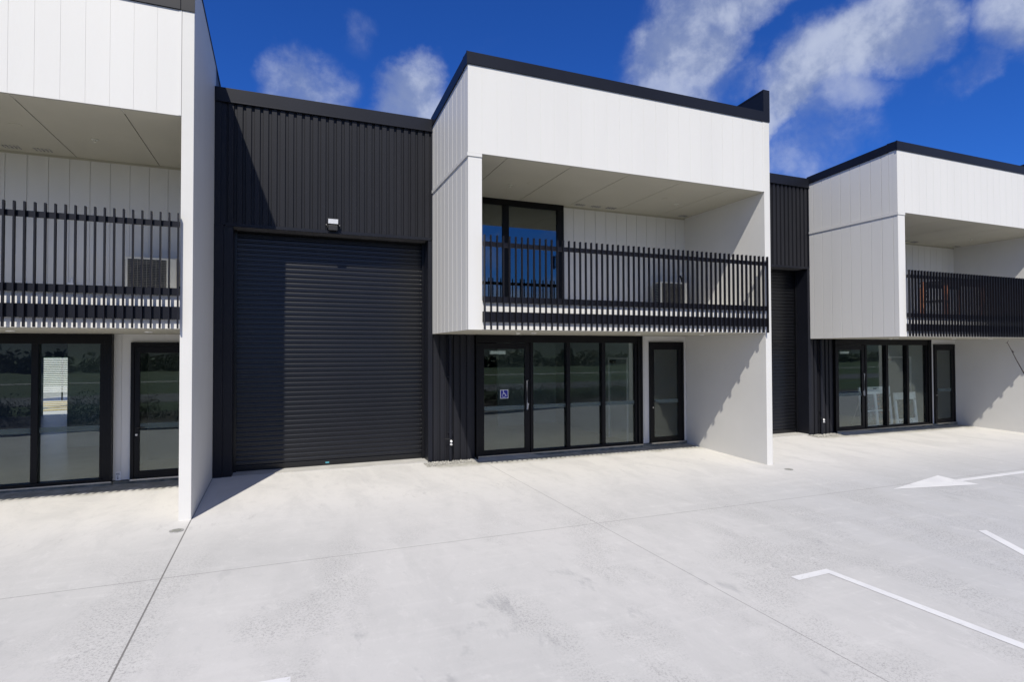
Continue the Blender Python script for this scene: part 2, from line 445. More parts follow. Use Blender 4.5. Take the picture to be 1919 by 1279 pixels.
    zr = .052 - dz + (.03 if ox < 0 else -.06 if ox > 5 else 0)
    o = MB(); prof = []; p = .0923; z = zr + .10
    while z < 4.72:
        prof += [(z, 2.8660), (z + .005, 2.8655), (z + .012, 2.8485), (z + .058, 2.8505)]
        for q in range(1, 8):          # rolled bead at the head of every slat
            t = R(2 + q * 11.5); prof.append((z + .0578 + .0145 * math.sin(t), 2.865 - .0145 * math.cos(t)))
        prof.append((z + .080, 2.8655))
        z += p
    for (za, ya), (zb2, yb2) in zip(prof, prof[1:]):
        if za < 4.7: o.face([(-3.70, ya, za), (-.10, ya, za), (-.10, yb2, zb2), (-3.70, yb2, zb2)])
    bmesh.ops.remove_doubles(o.bm, verts=o.bm.verts, dist=1e-5)
    o.box(-3.70, -.10, 2.875, 2.89, zr, 4.72)
    o.build('curtain', M['roller'], rd)
    o = MB(); o.box(-3.70, -.10, 2.838, 2.872, zr, zr + .098); o.build('bottom_bar', M['roller'], rd, bevel=.004)
    for ga, gb_, gc, gd, ge in ((-3.71, -3.665, 2.80, 2.834, zr - .02), (-.138, -.094, 2.80, 2.834, zr - .02)):
        o = MB(); o.box(ga, gb_, gc, gd, ge, 4.6); o.build('guide_rail', M['roller'], rd)
    o = MB(); o.box(-.185, -.178, 2.838, 2.842, zr + .1, 4.5); o.build('guide_wire', M['roller'], rd)
    o = MB(); o.box(-2.07, -2.00, 2.832, 2.8375, zr + .035, zr + .062); o.build('sticker', M['teal'], rd)
    o = MB(); o.box(-3.71, -.093, 2.462, 2.96, zb, zr - .008); o.build('threshold', M['kerbpale'], u)
    # --- lower ribbed wall under the box, pipe, tap
    o = MB(); ribs(o, .0, .925, zf - .005, 2.655, 2.50, .030, .1455, .086, first=.018); o.box(.0, .925, 2.47, 2.50, zf - .035, zf - .006)
    lc = o.build('lower_cladding', M['clad'], u)
    o = MB(); o.box(.0, .93, 2.485, 2.62, zb, zf - .036); o.build('plinth', M['plinth'], u)
    o = MB(); o.tube([(.372, 2.425, zf - .02), (.372, 2.425, 2.60)], .036, 12); o.tube([(.372, 2.425, 2.58), (.372, 2.425, 2.655)], .055, 12)
    dp = o.build('downpipe', M['flash'], u, smooth=False)
    for zz in (.6, 1.75):
        o = MB(); o.box(.325, .419, 2.40, 2.47, zz, zz + .03); o.build('pipe_bracket', M['flash'], dp)
    o = MB(); o.tube([(.372, 2.375, .33 + zf), (.372, 2.352, .345 + zf), (.372, 2.352, .40 + zf), (.372, 2.370, .43 + zf)], [.018, .030, .026, .012], 12)
    o.build('tap_cover', M['sign_white'], dp, smooth=True)
    o = MB(); o.tube([(.372, 2.39, .45 + zf), (.372, 2.36, .45 + zf), (.24, 2.36, .465 + zf), (.24, 2.39, .465 + zf)], .007, 6); o.build('tap_pipe', M['black'], dp)
    # --- shopfront
    sf = empty('shopfront'); sf.parent = u
    gb = zf + .035                                   # frame underside
    o = MB()
    o.box(.945, .985, 2.43, 2.60, zf - .03, 2.654)   # end post
    o.box(5.03, 5.145, 2.45, 2.60, gb, 2.654); o.box(5.10, 5.145, 2.43, 2.45, gb, 2.662)
    o.box(.985, 5.03, 2.47, 2.60, 2.485, 2.652)      # head
    o.box(2.215, 2.285, 2.47, 2.60, gb, 2.485)
    for a, b in ((3.112, 3.205), (4.037, 4.130)): o.box(a, b, 2.47, 2.60, gb + .052, 2.485)
    o.box(4.965, 5.03, 2.49, 2.60, gb + .052, 2.485)
    o.box(2.285, 5.03, 2.46, 2.60, gb, gb + .052)
    o.build('frame', M['frame'], sf, bevel=.003)
    o = MB(); o.box(.985, 5.15, 2.435, 2.60, gb - .022, gb - .002); o.build('sill', M['steel'], sf)
    o = MB(); o.box(.93, 5.15, 2.47, 2.62, zb, gb - .024); o.build('shopfront_plinth', M['plinth'], sf)
    for a, b in ((2.287, 3.110), (3.207, 4.035), (4.132, 4.963)):
        o = MB(); o.box(a, b, 2.535, 2.543, gb + .05, 2.487); o.build('pane', M['glass'], sf)
    # door leaf
    o = MB(); o.box(.99, 1.137, 2.485, 2.54, gb, 2.475); o.box(2.086, 2.205, 2.485, 2.54, gb, 2.475)
    o.box(1.137, 2.086, 2.485, 2.54, 2.345, 2.475); o.box(1.137, 2.086, 2.485, 2.54, gb, gb + .105)
    o.build('door_leaf', M['frame'], sf, bevel=.003)
    o = MB(); o.box(1.139, 2.084, 2.509, 2.517, gb + .107, 2.343); o.build('door_pane', M['glass'], sf)
    for a, b, y in ((1.139, 2.084, 2.5065), (2.290, 3.108, 2.5325), (3.209, 4.033, 2.5325), (4.134, 4.961, 2.5325)):
        if ox > 5 and a > 2: continue
        o = MB(); o.box(a, b, y, y + .0015, 1.018, 1.108); o.build('safety_strip', M['film'], sf)
    o = MB(); o.tube([(2.165, 2.485, 1.655), (2.115, 2.43, 1.655), (2.115, 2.43, 1.015), (2.165, 2.485, 1.015)], .0135, 10)
    o.build('pull_handle', M['steel'], sf)
    o = MB(); o.tube([(2.150, 2.486, 1.125), (2.150, 2.468, 1.125)], .028, 16); o.box(2.135, 2.165, 2.478, 2.486, 1.03, 1.10)
    o.build('door_lock', M['steel'], sf)
    o = MB(); o.box(1.30, 1.66, 2.56, 2.60, 2.235, 2.305); o.build('door_closer', M['sign_white'], sf)
    if parts.get('access'):
        sg = MB(); sg.box(1.512, 1.698, 2.5035, 2.5065, 1.27, 1.458); s_ = sg.build('access_sign', M['sign_white'], sf)
        o = MB(); o.box(1.523, 1.687, 2.5015, 2.5033, 1.281, 1.447); o.build('sign_field', M['sign_blue'], sf)
        o = MB(); y0, y1 = 2.5000, 2.5013
        cx, cz = 1.598, 1.364
        def seg(a, b, w):
            a = Vector(a); b = Vector(b); d = (b - a).normalized(); n_ = Vector((-d.y, d.x)) * w / 2
            o.prism([tuple(a + n_), tuple(b + n_), tuple(b - n_), tuple(a - n_)], 'y', y0, y1)
        o.prism([(cx - .014 + .0115*math.cos(t*math.pi/6), cz + .062 + .0115*math.sin(t*math.pi/6)) for t in range(12)], 'y', y0, y1)
        seg((cx - .012, cz + .046), (cx - .006, cz - .002), .012); seg((cx - .008, cz + .002), (cx + .034, cz + .000), .009)
        seg((cx + .032, cz + .002), (cx + .046, cz - .040), .012); seg((cx + .044, cz - .038), (cx + .060, cz - .033), .010)
        seg((cx - .008, cz + .026), (cx + .024, cz + .024), .009)
        for k in range(16):
            t0 = R(125 + k*13.5); t1 = R(125 + (k+1)*13.5 + .8)
            r = .040; c0 = (cx - .004, cz - .022)
            seg((c0[0] + r*math.cos(t0), c0[1] + r*math.sin(t0)), (c0[0] + r*math.cos(t1), c0[1] + r*math.sin(t1)), .0065)
        o.build('wheelchair_symbol', M['sign_white'], sf)
    # --- white wall round the narrow door
    o = MB(); boards_y(o, 5.147, 5.398, D2, D2 + .1, gb - .01, 2.654, 5.262, .5, .006, .008)
    lw = o.build('porch_wall', M['board'], u)
    o = MB(); o.box(6.412, XI - .002, D2 + .001, D2 + .1, gb - .01, 2.654); o.box(5.398, 6.4118, D2 + .001, D2 + .1, 2.512, 2.654); o.build('door_surround', M['board'], u)
    o = MB(); o.box(5.152, XI - .002, 2.52, 2.68, zb, gb - .024); o.build('porch_plinth', M['plinth'], u)
    o = MB(); o.box(5.186, 5.262, D2 - .004, D2 - .0005, .075 - dz + (.03 if ox < 0 else -.02), .225 - dz + (.03 if ox < 0 else -.02)); o.build('wall_label', M['sign_white'], lw)
    lz = -dz + (.03 if ox < 0 else -.02)
    o = MB(); o.box(5.196, 5.245, D2 - .006, D2 - .0045, .190 + lz, .200 + lz); o.box(5.200, 5.250, D2 - .006, D2 - .0045, .173 + lz, .180 + lz)
    o.box(5.217, 5.225, D2 - .006, D2 - .0045, .105 + lz, .160 + lz)
    o.prism([(5.209, .115 + lz), (5.233, .115 + lz), (5.221, .093 + lz)], 'y', D2 - .006, D2 - .0045); o.build('label_print', M['ink'], lw)
    # --- narrow door
    nd = empty('side_door'); nd.parent = u
    o = MB(); o.box(5.40, 5.455, 2.50, 2.62, gb, 2.51); o.box(6.355, 6.41, 2.50, 2.62, gb, 2.51); o.box(5.455, 6.355, 2.50, 2.62, 2.452, 2.51)
    o.build('frame', M['frame'], nd, bevel=.003)
    o = MB(); o.box(5.457, 5.535, 2.515, 2.57, gb + .01, 2.45); o.box(6.245, 6.353, 2.515, 2.57, gb + .01, 2.45)
    o.box(5.535, 6.245, 2.515, 2.57, 2.325, 2.45); o.box(5.535, 6.245, 2.515, 2.57, gb + .01, gb + .125); o.build('door_leaf', M['frame'], nd, bevel=.003)
    o = MB(); o.box(5.537, 6.243, 2.539, 2.547, gb + .127, 2.323); o.build('pane', M['glass'], nd)
    o = MB(); o.box(5.539, 6.241, 2.5365, 2.538, 1.018, 1.108); o.build('safety_strip', M['film'], nd)
    o = MB(); o.tube([(5.495, 2.515, 1.045), (5.495, 2.47, 1.045), (5.62, 2.47, 1.045)], .010, 8); o.build('lever_handle', M['black'], nd)
    o = MB(); o.tube([(5.492, 2.515, .915), (5.492, 2.502, .915)], .018, 14); o.build('keyhole', M['steel'], nd)
    o = MB(); o.box(5.41, 6.40, 2.455, 2.52, gb - .022, gb + .004); o.build('sill', M['steel'], nd)
    # --- entrance ramp
    rz = zg(ox + 1.5, 2.0) - dz
    o = MB()
    V = [(.98, 2.05, rz - .02), (2.62, 2.12, rz - .02), (2.35, 2.47, rz - .02), (.98, 2.47, rz - .02), (.98, 2.47, gb - .03), (2.25, 2.47, gb - .03)]
    for f in ((0, 1, 5, 4), (1, 2, 5), (0, 4, 3), (0, 3, 2, 1), (3, 4, 5, 2)):
        o.face([V[i] for i in f])
    o.build('entrance_ramp', M['kerbpale'], u)
    # --- inside
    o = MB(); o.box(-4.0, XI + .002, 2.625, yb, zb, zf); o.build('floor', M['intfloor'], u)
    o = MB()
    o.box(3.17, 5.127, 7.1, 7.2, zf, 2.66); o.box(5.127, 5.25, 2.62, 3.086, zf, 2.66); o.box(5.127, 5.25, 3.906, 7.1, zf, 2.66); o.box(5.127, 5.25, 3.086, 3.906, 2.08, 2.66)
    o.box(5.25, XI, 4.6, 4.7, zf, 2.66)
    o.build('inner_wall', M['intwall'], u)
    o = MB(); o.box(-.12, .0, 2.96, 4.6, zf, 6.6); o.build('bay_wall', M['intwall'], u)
    o = MB(); o.box(5.16, 5.20, 3.09, 3.90, zf + .005, 2.075); idr = o.build('inner_door', M['intwall'], u)
    o = MB(); o.box(5.105, 5.127, 3.04, 3.086, zf, 2.13); o.box(5.105, 5.127, 3.906, 3.95, zf, 2.13); o.box(5.105, 5.127, 3.086, 3.906, 2.08, 2.13); o.build('door_lining', M['sign_white'], idr)
    o = MB(); o.box(5.095, 5.16, 3.66, 3.86, 1.98, 2.05); o.build('closer', M['black'], idr)
    o = MB(); o.tube([(5.16, 3.18, 1.03), (5.10, 3.18, 1.03), (5.10, 3.30, 1.03)], .012, 8); o.build('lever_handle', M['black'], idr)
    o = MB()
    rh = parts.get('rear_door')
    if rh:
        a, b = rh; o.box(-4.0, a, yb, yb + .2, zb, 4.0); o.box(b, XI, yb, yb + .2, zb, 4.0); o.box(a, b, yb, yb + .2, 2.17, 4.0)
    else: o.box(-4.0, XI, yb, yb + .2, zb, 4.0)
    o.build('rear_wall', M['dark'], u)  # height out of view kept low to shorten its shadow behind
    o = MB(); o.prism([(2.62, 6.86), (8, 6.5), (yb + .2, 4.0), (yb + .2, 4.1), (8, 6.6), (2.62, 6.96)], 'x', -4.0, XI - .02)  # steep unseen rear fall, shaped to let sun onto the rear yard
    o.prism([(.24, 6.90), (2.60, 6.75), (2.60, 6.85), (.24, 7.0)], 'x', .25, XI - .02); o.build('roof', M['flash'], u)
    # --- floodlight over the roller door
    fl = empty('floodlight', (-1.975, 2.34, 4.745)); fl.scale = (.9, .9, .9); fl.parent = u
    o = MB(); o.box(-.118, .118, -.02, .0, .0, .125); o.box(-.112, .112, .0, .05, -.015, .12); fb = o.build('lamp_housing', M['black'], fl, bevel=.006)
    fb.rotation_euler = (R(8), 0, 0)
    o = MB(); o.box(-.100, .100, -.026, -.0205, .016, .112); ob = o.build('lens', M['lens'], fl, bevel=.004); ob.rotation_euler = (R(8), 0, 0)
    o = MB(); o.box(-.095, .095, -.01, .07, -.125, -.012); o.build('driver_box', M['black'], fl, bevel=.01)
    o = MB(); o.box(-.132, -.124, -.01, .10, -.03, .0); o.box(.124, .132, -.01, .10, -.03, .0); o.box(-.132, .132, .10, .118, -.04, .01); o.build('bracket', M['black'], fl)
    o = MB(); o.tube([(-.142, .0, -.014), (-.13, .0, -.014)], .010, 10); o.build('bolt', M['steel'], fl)
    o = MB(); o.tube([(.142, .0, -.014), (.13, .0, -.014)], .008, 10); o.build('bolt', M['steel'], fl)
    return u


unit(0, 0, 'middle white and charcoal unit with a blue access sign on its glass door', dict(access=True))
unit(-10.684, -.041, 'left unit, cut by the photo edge, behind the near white wing wall',
     dict(cjoints=[.9, 2.15, 3.4, 4.60, 5.80], detx=-.65, nslat=60, rear_door=(-.10, .68)))
unit(10.684, -.041, 'farthest unit at the right edge with framed display stands behind its shopfront glass', dict(nslat=56))

# ------------------------------------------------------------------ outdoor air-conditioning units on the balconies
def aircon(x0, y1, z0, w, label):
    a = empty('air_conditioner', (x0, y1, z0)); tag(a, label, 'air conditioner', 'air conditioners on the balconies')
    h, d = .70, .34
    o = MB(); o.box(0, w, -d, 0, .08, .08 + h); b = o.build('casing', M['cream'], a, bevel=.012)
    o = MB()
    for k in range(22): o.box(.035, w*.80, -d - .010, -d - .004, .12 + k*.0285, .1235 + k*.0285)
    for k in range(5): o.box(.04 + k*(w*.80-.06)/4, .046 + k*(w*.80-.06)/4, -d - .014, -d - .010, .12, .74)
    o.build('grille', M['wire'], a)
    o = MB(); o.box(.035, w*.80, -d - .003, -d - .0005, .115, .745); o.build('fan_recess', M['grille'], a)
    o = MB(); c = (w*.41, .43)
    o.prism([(c[0] + .24*math.cos(t*math.pi/16), c[1] + .24*math.sin(t*math.pi/16)) for t in range(32)], 'y', -d - .0038, -d - .0031); o.build('fan', M['black'], a)
    o = MB(); o.box(-.008, -.0005, -d + .03, -.05, .12, .74); s = o.build('side_coil', M['coil'], a)
    o = MB()
    for k in range(16): o.box(-.014, -.008, -d + .03, -.05, .13 + k*.039, .137 + k*.039)
    o.build('coil_guard', M['drain'], a)
    for fx_ in (.05, w - .13):
        o = MB(); o.box(fx_, fx_ + .08, -d, 0, 0, .08); o.build('foot', M['rubber'], a)
    o = MB(); o.tube([(w, -.16, .30), (w + .07, -.16, .32), (w + .08, -.10, .6), (w + .08, .02, .95), (w + .08, .06, 1.0)], .022, 8)
    o.build('pipe', M['black'], a)
aircon(5.37, 2.36, 3.151, .80, 'cream fan unit with a dark side coil, standing right on the middle unit\'s balcony')
aircon(-5.28, 2.40, 3.110, .74, 'cream fan unit facing forward beside the near white wing wall, on the left balcony')

# ------------------------------------------------------------------ outdoor table and chairs on the far balcony
def bar_table():
    t = empty('bar_table', (13.55, .75, 3.110)); tag(t, 'dark slatted outdoor table with orange timber legs behind the far balcony slats', 'table')
    o = MB()
    for k in range(7): o.box(-.42, 1.28, -.35 + k*.10, -.262 + k*.10, .98, 1.01)
    o.build('tabletop', M['rattan'], t)
    o = MB(); o.box(-.38, 1.24, -.32, -.29, .88, .98); o.box(-.38, 1.24, .29, .32, .88, .98); o.build('apron', M['rattan'], t)
    for x in (-.38, 1.20):
        for y in (-.32, .27):
            o = MB(); o.box(x, x + .08, y, y + .06, 0, .88); o.build('leg', M['wood'], t)
bar_table()
def chair():
    t = empty('garden_chair', (12.75, .42, 3.110), .3); tag(t, 'orange timber garden chair with dark seat, left of the dark table on the far balcony', 'chair')
    for x in (-.24, .22):
        for y, h in ((-.22, .62), (.22, .95)):
            o = MB(); o.box(x, x + .04, y, y + .04, 0, h); o.build('leg', M['wood'], t)
    o = MB(); o.box(-.22, .24, -.20, .24, .42, .46); o.build('seat', M['rattan'], t)
    o = MB()
    for k in range(4): o.box(-.20, .22, .225, .245, .55 + k*.10, .62 + k*.10)
    o.build('backrest', M['rattan'], t)
chair()

# ------------------------------------------------------------------ display stands inside the far shop
def stand(x, y, z, w, h, rz, label, cols, low_text):
    s = empty('display_stand', (x, y, z), rz); tag(s, label, 'display stand', 'display stands behind the far shopfront')
    th = .05; lean = R(-5)
    def add(o, name, m, b=0):
        ob = o.build(name, m, s, bevel=b); ob.rotation_euler = (lean, 0, 0); return ob
    o = MB(); top = h - .22
    o.box(0, w, 0, th, top, h)                                      # header
    n = cols; cw = (w - .09*(n+1)) / n
    for k in range(n + 1): o.box(k*(cw+.09), k*(cw+.09) + .09, 0, th, .0, top)
    o.box(.09, w - .09, 0, th, .0, .20 if low_text else .05); 
    if not low_text: o.box(.09, w - .09, -.01, th, top*.47, top*.47 + .035)
    add(o, 'panel_frame', M['stand_white'], .005)
    for k in range(n):
        o = MB(); x0 = .09 + k*(cw+.09)
        o.box(x0, x0 + cw, th - .015, th - .005, .20 if low_text else .05, top); add(o, 'poster', M['pic1'] if (k + low_text) % 2 else M['pic2'])
    o = MB()
    if not low_text:
        for k in range(3): o.box(.06 + k*(w-.30)/2, .22 + k*(w-.30)/2, -.004, -.001, h - .075, h - .045)
    else:
        # small dark lettering along the foot, ending in a round mark
        for k, (a, hh) in enumerate(((.10, .07), (.16, .045), (.205, .045), (.25, .05), (.33, .07), (.385, .045), (.43, .045), (.475, .045), (.52, .045))):
            o.box(a, a + .014, -.004, -.001, .075, .075 + hh); o.box(a + .020, a + .030, -.004, -.001, .075, .075 + hh*.8)
            o.box(a, a + .030, -.004, -.001, .075 + hh*.8, .085 + hh*.8)
        for k in range(10):
            if k in (3, 7): continue
            t = k * math.pi / 5; c = (.68, .11)
            o.prism([(c[0] + r*math.cos(t + q), c[1] + r*math.sin(t + q)) for r, q in ((.035, 0), (.052, 0), (.052, .5), (.035, .5))], 'y', -.004, -.001)
    add(o, 'header_slots' if not low_text else 'lettering', M['ink'])
    for k in (0, 1):
        o = MB(); xx = .04 + k*(w - .10); o.tube([(xx, .05, h*.8), (xx, .40, 0)], .014, 6); o.build('rear_strut', M['steel'], s)
stand(13.10, 2.72, -.01, 1.40, 1.20, .02, 'larger white display frame with slotted header and two poster bays, left of the other', 2, False)
stand(14.50, 2.63, -.01, 1.02, 1.0, .03, 'smaller white display frame with dark lettering along its foot, right of the taller one', 2, True)

# ------------------------------------------------------------------ yard
def sheet(name, pts, m, lift=0.0, **kw):
    mb = MB(); mb.face([(x, y, zg(x, y) + lift) for x, y in pts]); o = mb.build(name, m); tag(o, **kw); return o
mb = MB(); mb.face([(-2500, -2500, -.62), (2500, -2500, -.62), (2500, 2500, -.62), (-2500, 2500, -.62)]); tag(mb.build('ground', M['grass']), kind='structure')
yard = [(-34, 2.66), (46, 2.66), (46, -14.0), (15.0, -11.6), (9.5, -9.9), (6.2, -8.3), (3.6, -7.45), (-6.8, -7.25), (-8.6, -7.7), (-10.2, -6.9), (-34, -6.9)]
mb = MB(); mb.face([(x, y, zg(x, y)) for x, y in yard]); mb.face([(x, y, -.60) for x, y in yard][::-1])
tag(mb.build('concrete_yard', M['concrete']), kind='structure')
# kerb and planting bed on which the camera stands
front = yard[3:][:-1] + [(-34, -6.9)]
front = [(46, -14.0)] + [p for p in yard[3:]]
mb = MB()
for (a, b) in zip(front, front[1:]):
    a = Vector(a); b = Vector(b); d = (b - a).normalized(); n_ = Vector((d.y, -d.x)) if d.x < 0 else Vector((d.y, -d.x))
    n_ = Vector((-d.y, d.x)); n_ = n_ if n_.y < 0 else -n_
    q = [a, b, b + n_*.15, a + n_*.15]
    lo = [(p.x, p.y, -.6) for p in q]; hi = [(p.x, p.y, zg(q[i].x, q[i].y) + .12) for i, p in enumerate(q)]
    for f in ((0,1,5,4),(1,2,6,5),(2,3,7,6),(3,0,4,7),(4,5,6,7)):
        pts = lo + hi; mb.face([pts[i] for i in f])
tag(mb.build('kerb', M['kerb']), kind='structure')
bed_front = [(x, y - .15) for x, y in front]
mb = MB(); outer = [(46, -19), (-34, -13)]
mb.face([(x, y, zg(x, y) + .09) for x, y in bed_front + [(-34, -13), (46, -19)]])
tag(mb.build('planting_bed', M['soil']), kind='structure')
mb = MB(); mb.face([(-200, -17.5, -.605), (200, -31.5, -.605), (200, -39, -.605), (-200, -25, -.605)]); tag(mb.build('road', M['asphalt']), kind='structure')
mb = MB(); mb.face([(-200, -47.0, -.60), (200, -53, -.60), (200, -54.5, -.60), (-200, -48.5, -.60)]); tag(mb.build('footpath', M['kerb']), kind='structure')
mb = MB(); mb.face([(-40, 15.95, -.20), (46, 15.95, -.25), (46, 42, -.25), (-40, 42, -.20)]); tag(mb.build('rear_yard', M['concrete']), kind='structure')

# painted markings
def strip(a, b, w):
    a = Vector(a); b = Vector(b); d = (b - a).normalized(); n_ = Vector((-d.y, d.x)) * w / 2
    return [a + n_, b + n_, b - n_, a - n_]
LF = .004
sheet('painted_arrow', [(7.109, -2.205), (9.005, -2.52), (8.977, -2.262), (14.2, -2.262), (14.2, -2.135), (8.966, -2.135), (9.014, -1.80)], M['paint'], LF,
      label='long white arrow painted on the concrete, pointing left', cat='road marking')
sheet('bay_marking', [(2.321, -4.319), (2.888, -4.300), (3.12, -6.3), (3.14, -9.0), (3.04, -9.0), (3.00, -6.3), (2.80, -4.40), (2.329, -4.42)], M['paint'], LF,
      label='white painted L-shaped corner of a parking bay in the right foreground', cat='road marking')
sheet('bay_marking', [(6.06, -4.09), (6.19, -4.12), (5.10, -5.8), (3.16, -8.6), (3.05, -8.5), (5.0, -5.7)][:], M['paint'], LF,
      label='short white painted line cut by the right edge of the photo, below the arrow', cat='road marking')
sheet('bay_marking', [(-3.28, -4.31), (-2.775, -4.338), (-2.775, -6.2), (-2.875, -6.2), (-2.875, -4.43), (-3.28, -4.41)], M['paint'], LF,
      label='white painted bay corner just showing at the bottom edge, left of centre', cat='road marking')
def drain(x, y, label):
    d = empty('drain_cover', (x, y, zg(x, y))); tag(d, label, 'drain cover', 'small round drain covers')
    o = MB(); o.tube([(0, 0, -.02), (0, 0, .005)], .085, 24); o.build('rim', M['drain'], d)
    o = MB()
    for k in range(5): o.box(-.055, .055, -.05 + k*.022, -.042 + k*.022, .0055, .007)
    o.build('grate', M['plinth'], d)
drain(-4.13, -.43, 'small round drain cover at the foot of the near left wing wall')
drain(6.61, -.445, 'small round drain cover just in front of the middle unit\'s white wing wall')

# gravel below the ribbed walls
for ox, lab in ((0, 'a'), (10.684, 'b')):
    mb = MB(); rnd = random.Random(5 + ox)
    for k in range(420):
        x = ox - .14 + rnd.random() * 1.08; y = 2.455 - rnd.random() ** 1.3 * (.40 if x < ox + .2 else .27) ; r = .010 + rnd.random() * .014
        ym = 2.06 + (x - ox + .2) * .17
        if y < ym: continue
        z = zg(x, y)
        sx, sy, sz = (r * (.7 + rnd.random()*.7) for _ in range(3)); rot = rnd.random() * 6
        vs = []
        for (a, b, c) in ((1,0,0),(0,1,0),(-1,0,0),(0,-1,0),(0,0,1)):
            vs.append(mb.bm.verts.new((x + a*sx*math.cos(rot) - b*sy*math.sin(rot), y + a*sx*math.sin(rot) + b*sy*math.cos(rot), z + .004 + c*sz*.8)))
        for i in range(4): mb.bm.faces.new((vs[i], vs[(i+1) % 4], vs[4]))
    mb.face([(ox - .20, 2.46, zg(ox, 2.4) + .003), (ox - .20, 2.06, zg(ox, 2.06) + .003), (ox + .95, 2.26, zg(ox + .9, 2.26) + .003), (ox + .95, 2.46, zg(ox + .9, 2.4) + .003)])
    tag(mb.build('gravel', M['stone']), kind='stuff')

# rear yard: louvred screen and yellow hatching seen through the left unit
sc = empty('louvre_screen', (-13.6, 27, -.2)); tag(sc, 'white louvred screen outside, seen through the rear doorway of the left unit', 'screen')
o = MB()
for k in range(34): o.box(-2.2, 2.2, 0, .03, .45 + k*.095, .495 + k*.095)
o.build('louvres', M['sign_white'], sc)
for x in (-2.2, -1.1, 0, 1.1, 2.15):
    o = MB(); o.box(x, x + .06, .032, .09, 0, 3.8); o.build('post', M['frame'], sc)
o = MB(); o.tube([(-13.1, 21.8, -.2), (-13.1, 21.8, 1.3), (-13.1, 21.8, 1.3), (-13.1, 21.8, 3.4)], [.13, .13, .09, .09], 14)
tag(o.build('white_pipe', M['sign_white'], smooth=True), 'white vertical pipe outside, beside the louvred screen behind the left unit', 'pipe')
for k in range(5):
    mb = MB(); y = 20.2 + k*1.3; mb.face([(-16, y, -.196), (-9, y + 1.6, -.196), (-9, y + 1.95, -.196), (-16, y + .35, -.196)])
    tag(mb.build('hatch_marking', M['yellow']), 'yellow hatch line painted on the concrete behind the left unit', 'road marking', 'yellow hatch lines behind the left unit')

# ------------------------------------------------------------------ planting behind the camera (reflected in the glass)
def leafclump(mb, c, rx, ry, rz, n, s, rnd):
    for _ in range(n):
        v = Vector((rnd.gauss(0, 1), rnd.gauss(0, 1), rnd.gauss(0, 1))); v.normalize(); r = .45 + .55 * rnd.random()
        p = Vector((c[0] + v.x*rx*r, c[1] + v.y*ry*r, c[2] + abs(v.z)*rz*r))
        a = Vector((rnd.uniform(-1, 1), rnd.uniform(-1, 1), rnd.uniform(-1, 1))).normalized(); b = a.orthogonal().normalized() * s * .5; a = a * s
        mb.bm.faces.new([mb.bm.verts.new(q) for q in (p - a, p + b, p + a, p - b)])
rnd = random.Random(3); mb = MB()
for k in range(300):
    x = rnd.uniform(-20, 26); y = rnd.uniform(-14.5, -8.3) - max(0, (x - 3) * .33)
    if abs(x + 2.82) < 1.1 and y > -10.6: continue
    h = rnd.uniform(.25, .6) if y > -11 else rnd.uniform(.5, 1.2)
    leafclump(mb, (x, y, zg(x, y) + .08), rnd.uniform(.3, .6), rnd.uniform(.3, .55), h, 110, .05, rnd)
tag(mb.build('ground_cover_shrubs', M['leaf']), kind='stuff')
mb = MB()
for k in range(170):
    x = -150 + k * 2.1 + rnd.uniform(-1, 1); y = -82 - rnd.random()*14
    leafclump(mb, (x, y, -.6), rnd.uniform(2, 4), 2.5, rnd.uniform(1.5, 4.2), 150, .5, rnd)
tag(mb.build('far_tree_belt', M['treeleaf']), kind='stuff')
def hills():
    bm = bmesh.new(); n = 120; m_ = 10; rows = []
    for j in range(m_):
        row = []
        for i in range(n):
            x = -1400 + i * 2800 / (n-1); y = -300 - j * 45
            h = (18 + 34 * mnoise.noise(Vector((x*.0022, j*.15, 3))) + 8 * mnoise.noise(Vector((x*.01, j*.4, 9)))) * math.sin(math.pi * min(1, j / (m_-1)) * .55 + .0)
            row.append(bm.verts.new((x, y, -.7 + max(0, h))))
        rows.append(row)
    for a, b in zip(rows, rows[1:]):
        for i in range(n-1): bm.faces.new((a[i], a[i+1], b[i+1], b[i]))
    mb = MB(); mb.bm.free(); mb.bm = bm
    tag(mb.build('hills', M['hill'], smooth=True), kind='structure')
hills()

# bare sapling beside the camera: only its highest twig reaches into the picture
CAMP = Vector((-2.8244, -8.9465, 2.3))
sp = empty('sapling', (-1.42, -8.50, -.18)); tag(sp, 'bare young branch reaching in at the right edge in front of the far unit', 'sapling')
bx, by, bz = sp.location
K = .36                       # the branch hangs about a metre in front of the lens
near = lambda p: CAMP + (Vector(p) - CAMP) * K - Vector((bx, by, bz))
j0 = near((1.12, -7.33, 1.62))
o = MB(); o.tube([(0, 0, 0), (.01, .02, .7), (.0, .04, 1.4), (.02, .03, 1.9), tuple(near((1.50, -7.50, 1.0)))], [.014, .012, .009, .007, .004], 8)
o.build('trunk', M['bark'], sp, smooth=True)
o = MB()
tw = [(1.50, -7.50, 1.0), (1.31, -7.43, 1.33), (1.12, -7.33, 1.62), (.95, -7.23, 1.93), (.825, -7.18, 2.174), (.790, -7.165, 2.245), (.765, -7.155, 2.30), (.743, -7.15, 2.336)]
o.tube([near(p) for p in tw], [r*K for r in (.006, .005, .0042, .0034, .0026, .0022, .0018, .0013)], 7)
for (a, b, r) in (((.798, -7.168, 2.232), (.784, -7.168, 2.244), .0022), ((.775, -7.158, 2.285), (.772, -7.158, 2.296), .0045), ((.825, -7.18, 2.174), (.838, -7.19, 2.215), .0022), ((.743, -7.15, 2.336), (.728, -7.15, 2.338), .0018), ((.743, -7.15, 2.336), (.752, -7.15, 2.35), .0015), ((1.0, -7.26, 1.84), (1.06, -7.25, 1.98), .002)):
    o.tube([near(a), near(b)], [r*K, r*.6*K], 6)
o.build('twig', M['bark'], sp, smooth=True)

